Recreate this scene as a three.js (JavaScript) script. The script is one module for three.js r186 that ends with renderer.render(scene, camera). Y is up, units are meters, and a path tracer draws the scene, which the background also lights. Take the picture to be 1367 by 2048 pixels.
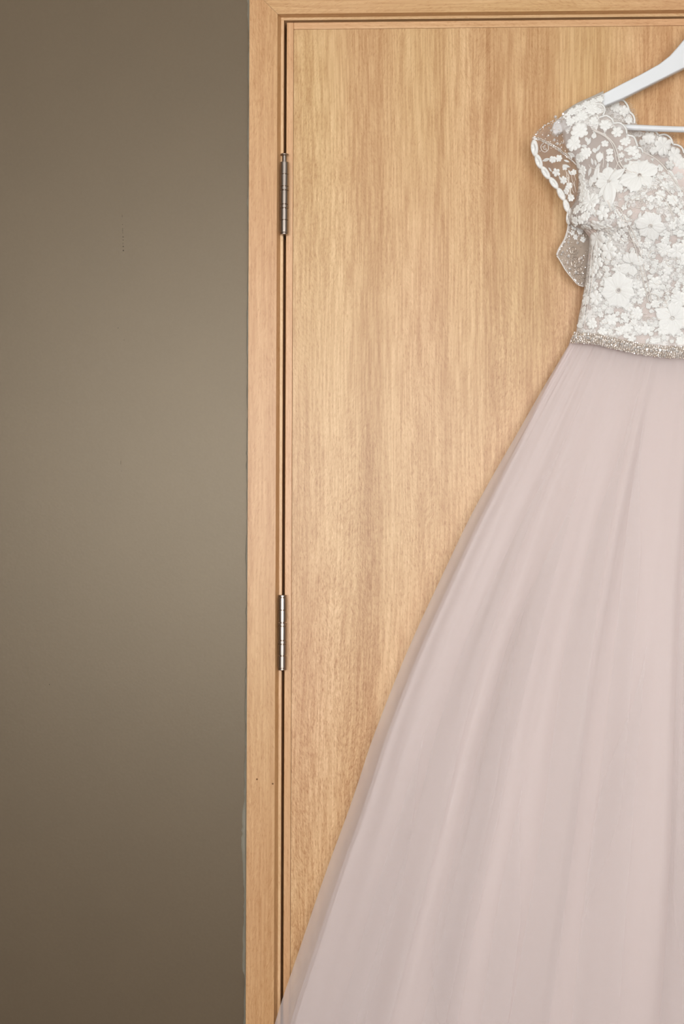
import * as THREE from 'three';
import { mergeGeometries } from 'three/addons/utils/BufferGeometryUtils.js';
import { RoundedBoxGeometry } from 'three/addons/geometries/RoundedBoxGeometry.js';
import { RectAreaLightUniformsLib } from 'three/addons/lights/RectAreaLightUniformsLib.js';

// ------------------------------------------------------------------ camera, light, exposure
const scene = new THREE.Scene();
const FW = 1367, FH = 2048, FPX = 2793, EYE = 1.374, DIST = 1.9, YAW = 0.040, ROLL = 0.0037;
const camera = new THREE.PerspectiveCamera(2 * Math.atan(FH / 2 / FPX) * 180 / Math.PI, FW / FH, 0.05, 60);
camera.position.set(DIST * Math.sin(YAW), EYE, DIST * Math.cos(YAW));
camera.lookAt(0, EYE, 0);
camera.rotateZ(ROLL);
camera.updateMatrixWorld(true);
scene.add(camera);

const renderer = new THREE.WebGLRenderer({ antialias: true });
renderer.toneMapping = THREE.LinearToneMapping;
renderer.toneMappingExposure = 1.0;
renderer.shadowMap.enabled = true;
renderer.shadowMap.type = THREE.PCFSoftShadowMap;
scene.background = new THREE.Color().setRGB(2.6, 2.8, 3.0);       // overcast daylight outside the window

RectAreaLightUniformsLib.init();
// room and window (behind the camera, it lights the door softly from the front and a little from the right)
const ROOM = { x0: -2.4, x1: 3.4, z1: 2.5, h: 2.6 };
const WIN = { x0: -1.05, x1: 1.15, y0: 1.05, y1: 1.95, panes: 3, light: 10.0 };
{
  const w = (WIN.x1 - WIN.x0) / WIN.panes;
  for (let i = 0; i < WIN.panes; i++) {
    const l = new THREE.RectAreaLight(new THREE.Color().setRGB(1.0, 0.985, 0.965), WIN.light, w - 0.07, WIN.y1 - WIN.y0 - 0.08);
    l.name = 'window_daylight';
    l.position.set(WIN.x0 + w * (i + 0.5), (WIN.y0 + WIN.y1) / 2, ROOM.z1 - 0.01);   // faces -z, into the room
    l.castShadow = true;
    scene.add(l);
  }
}

// ------------------------------------------------------------------ helpers
function rng(seed) { let a = seed >>> 0; return () => { a = (a + 0x6D2B79F5) | 0; let t = Math.imul(a ^ (a >>> 15), 1 | a); t = (t + Math.imul(t ^ (t >>> 7), 61 | t)) ^ t; return ((t ^ (t >>> 14)) >>> 0) / 4294967296; }; }
const V = (x, y, z) => new THREE.Vector3(x, y, z);
const lerp = (a, b, t) => a + (b - a) * t, clamp = (x, a = 0, b = 1) => Math.min(b, Math.max(a, x));
const smooth = (a, b, x) => { const t = clamp((x - a) / (b - a)); return t * t * (3 - 2 * t); };
const M4 = camera.matrixWorld.clone();
// measured photograph point -> real place on the plane at a given distance from the door face
function at(px, py, z = 0) {
  const d = V((px - FW / 2) / FPX, (FH / 2 - py) / FPX, -1).transformDirection(M4);
  const k = (z - camera.position.z) / d.z;
  return V(camera.position.x + d.x * k, camera.position.y + d.y * k, z);
}
// piecewise-linear table
function table(rows) { return (x) => { if (x <= rows[0][0]) return rows[0][1]; for (let i = 1; i < rows.length; i++) if (x <= rows[i][0]) { const t = (x - rows[i - 1][0]) / (rows[i][0] - rows[i - 1][0]); return lerp(rows[i - 1][1], rows[i][1], t); } return rows[rows.length - 1][1]; }; }
function smoothTable(rows) { // Catmull-Rom through the rows
  return (x) => {
    const n = rows.length; if (x <= rows[0][0]) return rows[0][1]; if (x >= rows[n - 1][0]) return rows[n - 1][1];
    let i = 1; while (rows[i][0] < x) i++;
    const p1 = rows[i - 1], p2 = rows[i], p0 = rows[Math.max(0, i - 2)], p3 = rows[Math.min(n - 1, i + 1)];
    const h = p2[0] - p1[0], t = (x - p1[0]) / h;
    const m1 = p2[0] === p0[0] ? 0 : (p2[1] - p0[1]) / (p2[0] - p0[0]) * h, m2 = p3[0] === p1[0] ? 0 : (p3[1] - p1[1]) / (p3[0] - p1[0]) * h;
    const t2 = t * t, t3 = t2 * t;
    return (2 * t3 - 3 * t2 + 1) * p1[1] + (t3 - 2 * t2 + t) * m1 + (-2 * t3 + 3 * t2) * p2[1] + (t3 - t2) * m2;
  };
}
const taken = {};
function numbered(n) { taken[n] = (taken[n] ?? -1) + 1; return taken[n] ? `${n}_${String(taken[n]).padStart(3, '0')}` : n; }
function mesh(name, geo, mat, parent, kind) {
  const m = new THREE.Mesh(geo, mat); m.name = name; m.castShadow = m.receiveShadow = true;
  if (kind) m.userData.kind = kind;
  if (parent) { let p = parent; const o = V(0, 0, 0); while (p && p !== scene) { o.add(p.position); p = p.parent; } m.position.sub(o); parent.add(m); }   // geometry is given in world metres
  return m;
}
function group(name, pos, data) { const g = new THREE.Group(); g.name = numbered(name); g.position.copy(pos); g.userData = data; scene.add(g); return g; }
function box(x0, x1, y0, y1, z0, z1) { const g = new THREE.BoxGeometry(x1 - x0, y1 - y0, z1 - z0); g.translate((x0 + x1) / 2, (y0 + y1) / 2, (z0 + z1) / 2); return g; }
function rbox(x0, x1, y0, y1, z0, z1, r = 0.0015) { const g = new RoundedBoxGeometry(x1 - x0, y1 - y0, z1 - z0, 2, r); g.translate((x0 + x1) / 2, (y0 + y1) / 2, (z0 + z1) / 2); return g; }
// uv in metres, by the way each face points (along: 'y' grain runs up, 'x' grain runs across)
function metreUV(g, along = 'y', ox = 0, oy = 0) {
  const p = g.attributes.position, n = g.attributes.normal, uv = new Float32Array(p.count * 2);
  for (let i = 0; i < p.count; i++) {
    const ax = Math.abs(n.getX(i)), ay = Math.abs(n.getY(i)), az = Math.abs(n.getZ(i));
    let a = p.getX(i), b = p.getY(i);
    if (ax > ay && ax > az) a = p.getZ(i) + p.getX(i); else if (ay > az) b = p.getZ(i) + p.getY(i);
    if (along === 'x') [a, b] = [b, a];
    uv[2 * i] = a + ox; uv[2 * i + 1] = b + oy;
  }
  g.setAttribute('uv', new THREE.BufferAttribute(uv, 2)); return g;
}
function prism(front, back) { // two matching outlines, counter-clockwise seen from +z: flat-sided solid
  const pos = [], n = front.length, tri = (a, b, c) => pos.push(a.x, a.y, a.z, b.x, b.y, b.z, c.x, c.y, c.z);
  const f = THREE.ShapeUtils.triangulateShape(front.map((p) => new THREE.Vector2(p.x, p.y)), []);
  for (const [a, b, c] of f) { tri(front[a], front[b], front[c]); tri(back[c], back[b], back[a]); }
  for (let i = 0; i < n; i++) { const j = (i + 1) % n; tri(front[i], back[i], back[j]); tri(front[i], back[j], front[j]); }
  const g = new THREE.BufferGeometry(); g.setAttribute('position', new THREE.Float32BufferAttribute(pos, 3)); g.computeVertexNormals(); return g;
}
function gridGeo(nu, nv, fn, closed = false) { // fn(i/nu, j/nv) -> Vector3
  const pos = [], idx = [], cols = closed ? nu : nu + 1, uv = [];
  for (let j = 0; j <= nv; j++) for (let i = 0; i < cols; i++) { const p = fn(i / nu, j / nv); pos.push(p.x, p.y, p.z); uv.push(i / nu, j / nv); }
  for (let j = 0; j < nv; j++) for (let i = 0; i < nu; i++) { const a = j * cols + i, b = j * cols + (i + 1) % cols, c = a + cols, d = b + cols; idx.push(a, c, b, b, c, d); }
  const g = new THREE.BufferGeometry(); g.setAttribute('position', new THREE.Float32BufferAttribute(pos, 3)); g.setAttribute('uv', new THREE.Float32BufferAttribute(uv, 2));
  g.setIndex(idx); g.computeVertexNormals(); return g;
}
function mirrored(g, xc) { // the same shape on the other side of the plane x = xc
  const m = g.clone(), p = m.attributes.position; for (let i = 0; i < p.count; i++) p.setX(i, 2 * xc - p.getX(i));
  if (m.index) { const a = m.index.array; for (let i = 0; i < a.length; i += 3) [a[i + 1], a[i + 2]] = [a[i + 2], a[i + 1]]; }
  m.computeVertexNormals(); return m;
}
const tube = (pts, r, seg = 40, rad = 6) => new THREE.TubeGeometry(new THREE.CatmullRomCurve3(pts), seg, r, rad, false);

// 2-D value noise, tileable
function noise2(seed, nx, ny) {
  const r = rng(seed), t = new Float32Array(nx * ny); for (let i = 0; i < t.length; i++) t[i] = r() * 2 - 1;
  return (x, y) => { // x, y in cells
    let xi = Math.floor(x), yi = Math.floor(y); let fx = x - xi, fy = y - yi; fx = fx * fx * (3 - 2 * fx); fy = fy * fy * (3 - 2 * fy);
    const x0 = ((xi % nx) + nx) % nx, x1 = (x0 + 1) % nx, y0 = ((yi % ny) + ny) % ny, y1 = (y0 + 1) % ny;
    return lerp(lerp(t[y0 * nx + x0], t[y0 * nx + x1], fx), lerp(t[y1 * nx + x0], t[y1 * nx + x1], fx), fy);
  };
}
function dataTex(w, h, bytes, srgb, rx, ry) {
  const t = new THREE.DataTexture(bytes, w, h, THREE.RGBAFormat); t.wrapS = t.wrapT = THREE.RepeatWrapping; t.magFilter = THREE.LinearFilter; t.minFilter = THREE.LinearMipmapLinearFilter; t.generateMipmaps = true;
  if (srgb) t.colorSpace = THREE.SRGBColorSpace; t.repeat.set(rx, ry); t.needsUpdate = true; return t;
}
// wood: W x H pixels over wm x hm metres; grain runs along v
function woodMaps({ w, h, wm, hm, seed, base, bands, flecks, fleckLen, fleckDark, streak, profile = () => 0, figure = () => 1 }) {
  const f = new Float32Array(w * h), red = new Float32Array(w * h);
  const warp = noise2(seed + 1, 4, 3), warp2 = noise2(seed + 2, 12, 8);
  const b1 = noise2(seed + 3, bands, 1), b2 = noise2(seed + 4, bands * 4, 2), b3 = noise2(seed + 5, bands * 14, 5), b4 = noise2(seed + 6, Math.floor(w / 2.2), 40), tone = noise2(seed + 7, 5, 4), dens = noise2(seed + 8, bands * 2, 7), ang = noise2(seed + 9, bands * 5, 9), hue = noise2(seed + 10, bands, 5);
  for (let y = 0; y < h; y++) for (let x = 0; x < w; x++) {
    const u = x / w, v = y / h, s = u + 0.012 * warp(u * 4, v * 3) + 0.003 * warp2(u * 12, v * 8), i = y * w + x;
    f[i] = 0.03 * b1(s * bands, 0) + 0.05 * b2(s * bands * 4, v * 2) + 0.03 * b3(s * bands * 14, v * 5) + streak * b4(s * Math.floor(w / 2.2), v * 40) + 0.02 * tone(u * 5, v * 4) + profile((s - Math.floor(s)) * wm);
    red[i] = hue(s * bands, v * 5);
  }
  const r = rng(seed + 20), n = flecks;
  for (let k = 0; k < n; k++) {
    const x0 = r() * w, y0 = r() * h, u = x0 / w, v = y0 / h, d = dens(u * bands * 2, v * 7);
    if (r() > 0.62 + 0.5 * d) continue;
    const len = fleckLen * (0.5 + r()), a = ang(u * bands * 5, v * 9) * 0.36 + (r() - 0.5) * 0.16, dark = r() < 0.62, amp = (dark ? -fleckDark : fleckDark * 0.6) * (0.35 + 0.65 * r()) * figure(v), wd = 0.42 + 0.42 * r();
    const st = Math.ceil(len);
    for (let q = 0; q <= st; q++) {
      const t = q / st - 0.5, cx = x0 + Math.sin(a) * len * t, cy = y0 + Math.cos(a) * len * t, fade = 1 - Math.abs(2 * t) ** 3;
      for (let dx = -2; dx <= 2; dx++) {
        const xx = Math.floor(cx) + dx, k2 = clamp(1.2 - Math.abs(xx + 0.5 - cx) / wd); if (k2 <= 0) continue;
        const X = ((xx % w) + w) % w, Y = ((Math.floor(cy) % h) + h) % h, i = Y * w + X, add = amp * k2 * fade;
        if (Math.abs(f[i] + add) < 0.42) f[i] += add * 0.7;
      }
    }
  }
  const col = new Uint8Array(w * h * 4), bmp = new Uint8Array(w * h * 4);
  for (let i = 0; i < w * h; i++) {
    const k = f[i], q = red[i];
    // darker figure is redder and more saturated, as in the veneer
    col[4 * i] = clamp(base[0] * (1 + 0.62 * k) + 2 * q, 0, 255); col[4 * i + 1] = clamp(base[1] * (1 + 0.95 * k) - 1.5 * q, 0, 255); col[4 * i + 2] = clamp(base[2] * (1 + 1.35 * k) + 3 * q, 0, 255); col[4 * i + 3] = 255;
    const b = clamp(128 + 300 * Math.min(0, k) + 60 * Math.max(0, k), 0, 255); bmp[4 * i] = bmp[4 * i + 1] = bmp[4 * i + 2] = b; bmp[4 * i + 3] = 255;
  }
  return { map: dataTex(w, h, col, true, 1 / wm, 1 / hm), bumpMap: dataTex(w, h, bmp, false, 1 / wm, 1 / hm) };
}

// ------------------------------------------------------------------ materials
const veneerTex = woodMaps({ w: 1024, h: 2048, wm: 0.7, hm: 1.4, seed: 11, base: [203, 161, 114], bands: 9, flecks: 420000, fleckLen: 7.5, fleckDark: 0.22, streak: 0.10, figure: (v) => { const h = (v + 0.52) % 1; return lerp(0.95, 0.5, smooth(0.25, 0.95, h)); },   // the grain is coarser low on the door, finer towards its head
 
  profile: table([[590, 0], [650, 0.02], [700, 0.01], [713, -0.05], [742, -0.05], [760, 0.03], [800, 0.035], [860, 0.01], [871, -0.02], [880, 0], [900, 0.03], [955, 0.045], [962, 0.04], [970, -0.05], [1010, -0.03], [1060, -0.04], [1100, -0.02], [1150, 0], [1250, -0.01]].map(([px, k]) => [at(px, 1024).x + 0.13, 1.35 * k])) });
const frameTex = woodMaps({ w: 512, h: 2048, wm: 0.35, hm: 1.4, seed: 47, base: [209, 170, 126], bands: 6, flecks: 90000, fleckLen: 10, fleckDark: 0.13, streak: 0.06 });
const wood = (o) => new THREE.MeshStandardMaterial({ roughness: 0.42, bumpScale: 0.00003, ...o });
const MAT = {
  veneer: wood({ ...veneerTex }),
  frame: wood({ ...frameTex }),
  frameHead: wood({ ...frameTex, color: 0xfffaf2 }),
  frameSide: wood({ ...frameTex, color: 0xfbf0e8 }),
  lipping: wood({ ...frameTex, color: 0xfff6f0 }),
  steel: new THREE.MeshStandardMaterial({ color: 0xb0a49a, metalness: 1, roughness: 0.33 }),
  hanger: new THREE.MeshStandardMaterial({ color: 0xe1e3e5, roughness: 0.38 }),
  hook: new THREE.MeshStandardMaterial({ color: 0xc9c9c9, metalness: 1, roughness: 0.25 }),
  plaster: new THREE.MeshStandardMaterial({ color: 0xe8e6e0, roughness: 0.9 }),
  floor: wood({ ...frameTex, color: 0x6b5a4c, roughness: 0.6 }),
  white: new THREE.MeshStandardMaterial({ color: 0xe9e9e6, roughness: 0.5 }),
  glass: new THREE.MeshPhysicalMaterial({ color: 0xffffff, transmission: 1, roughness: 0, thickness: 0 }),
  sealant: new THREE.MeshStandardMaterial({ color: 0x878070, roughness: 0.45 }),
  stain: new THREE.MeshStandardMaterial({ color: 0x4d4131, roughness: 0.7 }),
  nail: new THREE.MeshStandardMaterial({ color: 0x7a5330, roughness: 0.8 }),
  lace: new THREE.MeshStandardMaterial({ color: 0xebeae6, roughness: 0.85 }),
  laceSoft: new THREE.MeshPhysicalMaterial({ color: 0xf0efeb, roughness: 1, transmission: 0.3, thickness: 0 }),
  cord: new THREE.MeshStandardMaterial({ color: 0xded7d0, roughness: 0.8 }),
  net: new THREE.MeshPhysicalMaterial({ color: 0xebe1db, roughness: 1, transparent: true, opacity: 0.52, transmission: 0.3, thickness: 0, side: THREE.DoubleSide }),
  netThin: new THREE.MeshPhysicalMaterial({ color: 0xe0d0c6, roughness: 1, transparent: true, opacity: 0.22, transmission: 0.3, thickness: 0, side: THREE.DoubleSide }),
  seam: new THREE.MeshPhysicalMaterial({ color: 0xefece7, roughness: 1, transparent: true, opacity: 0.7, transmission: 0.2, thickness: 0, side: THREE.DoubleSide }),
  lash: new THREE.MeshStandardMaterial({ color: 0xe9dfd4, roughness: 0.8 }),
  nude: new THREE.MeshStandardMaterial({ color: 0xe6d9d3, roughness: 0.6, side: THREE.DoubleSide }),
  beadCloth: new THREE.MeshStandardMaterial({ color: 0xb4a698, roughness: 0.6, transparent: true, opacity: 0.78, side: THREE.DoubleSide }),
  skirtLining: new THREE.MeshPhysicalMaterial({ color: 0xe9dcd8, roughness: 0.4, side: THREE.DoubleSide }),
  tulle: new THREE.MeshPhysicalMaterial({ color: 0xeee3e0, roughness: 1, transparent: true, opacity: 0.35, transmission: 0.3, thickness: 0, side: THREE.DoubleSide }),
  tulleMid: new THREE.MeshPhysicalMaterial({ color: 0xe9dcd9, roughness: 1, transparent: true, opacity: 0.48, transmission: 0.3, thickness: 0, side: THREE.DoubleSide }),
  tulleFold: new THREE.MeshPhysicalMaterial({ color: 0xeae0dd, roughness: 1, transparent: true, opacity: 0.22, transmission: 0.3, thickness: 0, side: THREE.DoubleSide }),
  crystal: new THREE.MeshPhysicalMaterial({ color: 0xf6f1ec, metalness: 0.55, roughness: 0.1, ior: 2.0, flatShading: true }),
  pearl: new THREE.MeshPhysicalMaterial({ color: 0xe9dfd6, roughness: 0.22, clearcoat: 0.8, clearcoatRoughness: 0.1 }),
  silver: new THREE.MeshStandardMaterial({ color: 0xd9cdc2, metalness: 0.7, roughness: 0.3 }),
};
{ // satin-stitch threads on the lace
  const n = 256, a = noise2(601, 64, 4), b = noise2(602, 24, 24), by = new Uint8Array(n * n * 4);
  for (let y = 0; y < n; y++) for (let x = 0; x < n; x++) { const i = 4 * (y * n + x); by[i] = by[i + 1] = by[i + 2] = 128 + 80 * a(x / n * 64, y / n * 4) + 40 * b(x / n * 24, y / n * 24); by[i + 3] = 255; }
  MAT.lace.bumpMap = dataTex(n, n, by, false, 1, 1); MAT.lace.bumpScale = 0.0002;
}
{ // painted wall: faint roller stipple
  const n = 512, a = noise2(91, 128, 128), b = noise2(92, 40, 40), c = noise2(93, 6, 6), bytes = new Uint8Array(n * n * 4), col = new Uint8Array(n * n * 4);
  for (let y = 0; y < n; y++) for (let x = 0; x < n; x++) {
    const i = 4 * (y * n + x), v = 128 + 60 * a(x / 4, y / 4) + 40 * b(x / 12.8, y / 12.8); bytes[i] = bytes[i + 1] = bytes[i + 2] = v; bytes[i + 3] = 255;
    const k = 1 + 0.012 * a(x / 4 + 7, y / 4) + 0.012 * c(x / n * 6, y / n * 6); col[i] = 94 * k; col[i + 1] = 80 * k; col[i + 2] = 63 * k; col[i + 3] = 255;
  }
  MAT.paint = new THREE.MeshPhysicalMaterial({ ior: 1.72, specularColor: new THREE.Color().setRGB(1, 0.87, 0.68), map: dataTex(n, n, col, true, 1 / 0.3, 1 / 0.3), bumpMap: dataTex(n, n, bytes, false, 1 / 0.3, 1 / 0.3), bumpScale: 0.00006, roughness: 0.46 });
}

// ------------------------------------------------------------------ the room
const ST = (o) => { o.userData.kind = 'structure'; return o; };
const TA = 0.012;                                                    // architrave stands this far off the wall
const X = { out: at(494.9, 1024, TA).x, inn: at(550.9, 1024, TA).x, base: at(558.3, 1024, 0).x, gap: at(564.0, 1024, 0).x, door: at(569.6, 1024, 0).x, lip: at(583.2, 1024, 0).x };
const Y = { inn: at(690, 26.6, TA).y, base: at(690, 34.3, 0).y, gap: at(690, 39.6, 0).y, door: at(690, 44.0, 0).y, lip: at(690, 57.8, 0).y };
const AW = X.inn - X.out; Y.out = Y.inn + AW;
const DOOR_W = 0.82, XR = { door: X.door + DOOR_W };                 // the other side of the door, mirrored
const XM = (X.door + XR.door) / 2, mir = (x) => 2 * XM - x;

{
  const s = new THREE.Shape([[ROOM.x0 - 0.1, 0], [X.gap - 0.025, 0], [X.gap - 0.025, Y.gap + 0.025], [mir(X.gap - 0.025), Y.gap + 0.025], [mir(X.gap - 0.025), 0], [ROOM.x1 + 0.1, 0], [ROOM.x1 + 0.1, ROOM.h], [ROOM.x0 - 0.1, ROOM.h]].map((p) => new THREE.Vector2(...p)));
  const g = new THREE.ExtrudeGeometry(s, { depth: 0.12, bevelEnabled: false }); g.translate(0, 0, -0.12);
  const w = ST(new THREE.Group()); w.name = 'wall_back'; scene.add(w);
  Object.assign(w.userData, { label: 'taupe painted plaster wall beside the timber door frame', category: 'wall' });
  mesh('painted_plaster', metreUV(g), MAT.paint, w);
  // uneven bead of filler between the wall and the architrave
  const n1 = noise2(301, 64, 1), n2 = noise2(302, 400, 1);
  const bead = (w0, seed) => gridGeo(6, 420, (u, v) => {
    const y = lerp(0.01, Y.out, v), low = smooth(1.15, 0.95, y) * smooth(0.70, 0.82, y);
    const wid = w0 * (1 + 0.35 * n1(v * 64 + seed, 0) + 0.25 * n2(v * 400 + seed, 0)) + low * (0.0028 + 0.002 * n1(v * 64 + 9, 0));
    const h = 0.0012 * Math.sin(Math.PI * Math.min(1, u * 1.15)) * (1 + 0.5 * n2(v * 400 + 30 + seed, 0)) + 0.0002;
    return V(X.out + 0.0004 - wid * (1 - u), y, h);
  });
  mesh('filler_bead', bead(0.0036, 3), MAT.sealant, w);
  // small dark spots: a dotted run mark and a few flecks
  const dots = [];
  const spot = (px, py, r, sy = 1) => { const p = at(px, py, 0), g2 = new THREE.SphereGeometry(r, 8, 6); g2.scale(1, sy, 0.25); g2.translate(p.x, p.y, p.z); dots.push(g2); };
  for (const [x, y, r] of [[246, 474, 0.8], [246, 480, 0.7], [246.3, 493, 0.9], [246.5, 501, 1.05], [244.5, 449, 0.5], [245, 457, 0.45], [245.2, 466, 0.5], [236, 656, 0.7], [248, 680, 0.6], [99, 1369, 0.8], [242, 1098, 0.45], [243, 942, 0.5], [242, 905, 0.35]]) spot(x, y, r / 1000);
  spot(244, 432, 0.00035, 5); spot(245.8, 487, 0.0003, 5); spot(245, 461, 0.0003, 8); spot(241.5, 925, 0.0003, 10);
  mesh('run_mark', mergeGeometries(dots), MAT.stain, w, 'stuff');
}
const slab = (name, g, mat, label, cat) => { const m = ST(mesh(name, metreUV(g), mat, scene)); Object.assign(m.userData, { label, category: cat }); return m; };
slab('floor', box(ROOM.x0 - 0.1, ROOM.x1 + 0.1, -0.1, 0, -0.12, ROOM.z1 + 0.1), MAT.floor, 'dark timber floor of the room', 'floor');
slab('ceiling', box(ROOM.x0 - 0.1, ROOM.x1 + 0.1, ROOM.h, ROOM.h + 0.1, -0.12, ROOM.z1 + 0.1), MAT.plaster, 'white plaster ceiling of the room', 'ceiling');
slab('wall_left', box(ROOM.x0 - 0.1, ROOM.x0, 0, ROOM.h, 0, ROOM.z1), MAT.paint, 'taupe painted side wall across from the other side wall', 'wall');
slab('wall_right', box(ROOM.x1, ROOM.x1 + 0.1, 0, ROOM.h, 0, ROOM.z1), MAT.paint, 'taupe painted side wall on the dress side of the room', 'wall');
{
  const g = mergeGeometries([box(ROOM.x0 - 0.1, WIN.x0, 0, ROOM.h, ROOM.z1, ROOM.z1 + 0.1), box(WIN.x1, ROOM.x1 + 0.1, 0, ROOM.h, ROOM.z1, ROOM.z1 + 0.1), box(WIN.x0, WIN.x1, 0, WIN.y0, ROOM.z1, ROOM.z1 + 0.1), box(WIN.x0, WIN.x1, WIN.y1, ROOM.h, ROOM.z1, ROOM.z1 + 0.1)]);
  slab('wall_front', g, MAT.paint, 'taupe painted wall holding the wide window across from the door', 'wall');
  const win = ST(group('window_1', V((WIN.x0 + WIN.x1) / 2, WIN.y0, ROOM.z1), { label: 'wide white framed window across from the door', category: 'window' }));
  const w = (WIN.x1 - WIN.x0) / WIN.panes, z = ROOM.z1;
  mesh('window_frame', mergeGeometries([rbox(WIN.x0, WIN.x1, WIN.y0, WIN.y0 + 0.04, z + 0.02, z + 0.08), rbox(WIN.x0, WIN.x1, WIN.y1 - 0.04, WIN.y1, z + 0.02, z + 0.08), rbox(WIN.x0, WIN.x0 + 0.035, WIN.y0, WIN.y1, z + 0.02, z + 0.08), rbox(WIN.x1 - 0.035, WIN.x1, WIN.y0, WIN.y1, z + 0.02, z + 0.08)]), MAT.white, win);
  for (let i = 1; i < WIN.panes; i++) mesh('mullion', rbox(WIN.x0 + w * i - 0.035, WIN.x0 + w * i + 0.035, WIN.y0 + 0.04, WIN.y1 - 0.04, z + 0.02, z + 0.08), MAT.white, win);
  for (let i = 0; i < WIN.panes; i++) mesh('pane', box(WIN.x0 + w * i + 0.03, WIN.x0 + w * (i + 1) - 0.03, WIN.y0 + 0.035, WIN.y1 - 0.035, z + 0.048, z + 0.052), MAT.glass, win);
}

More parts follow.
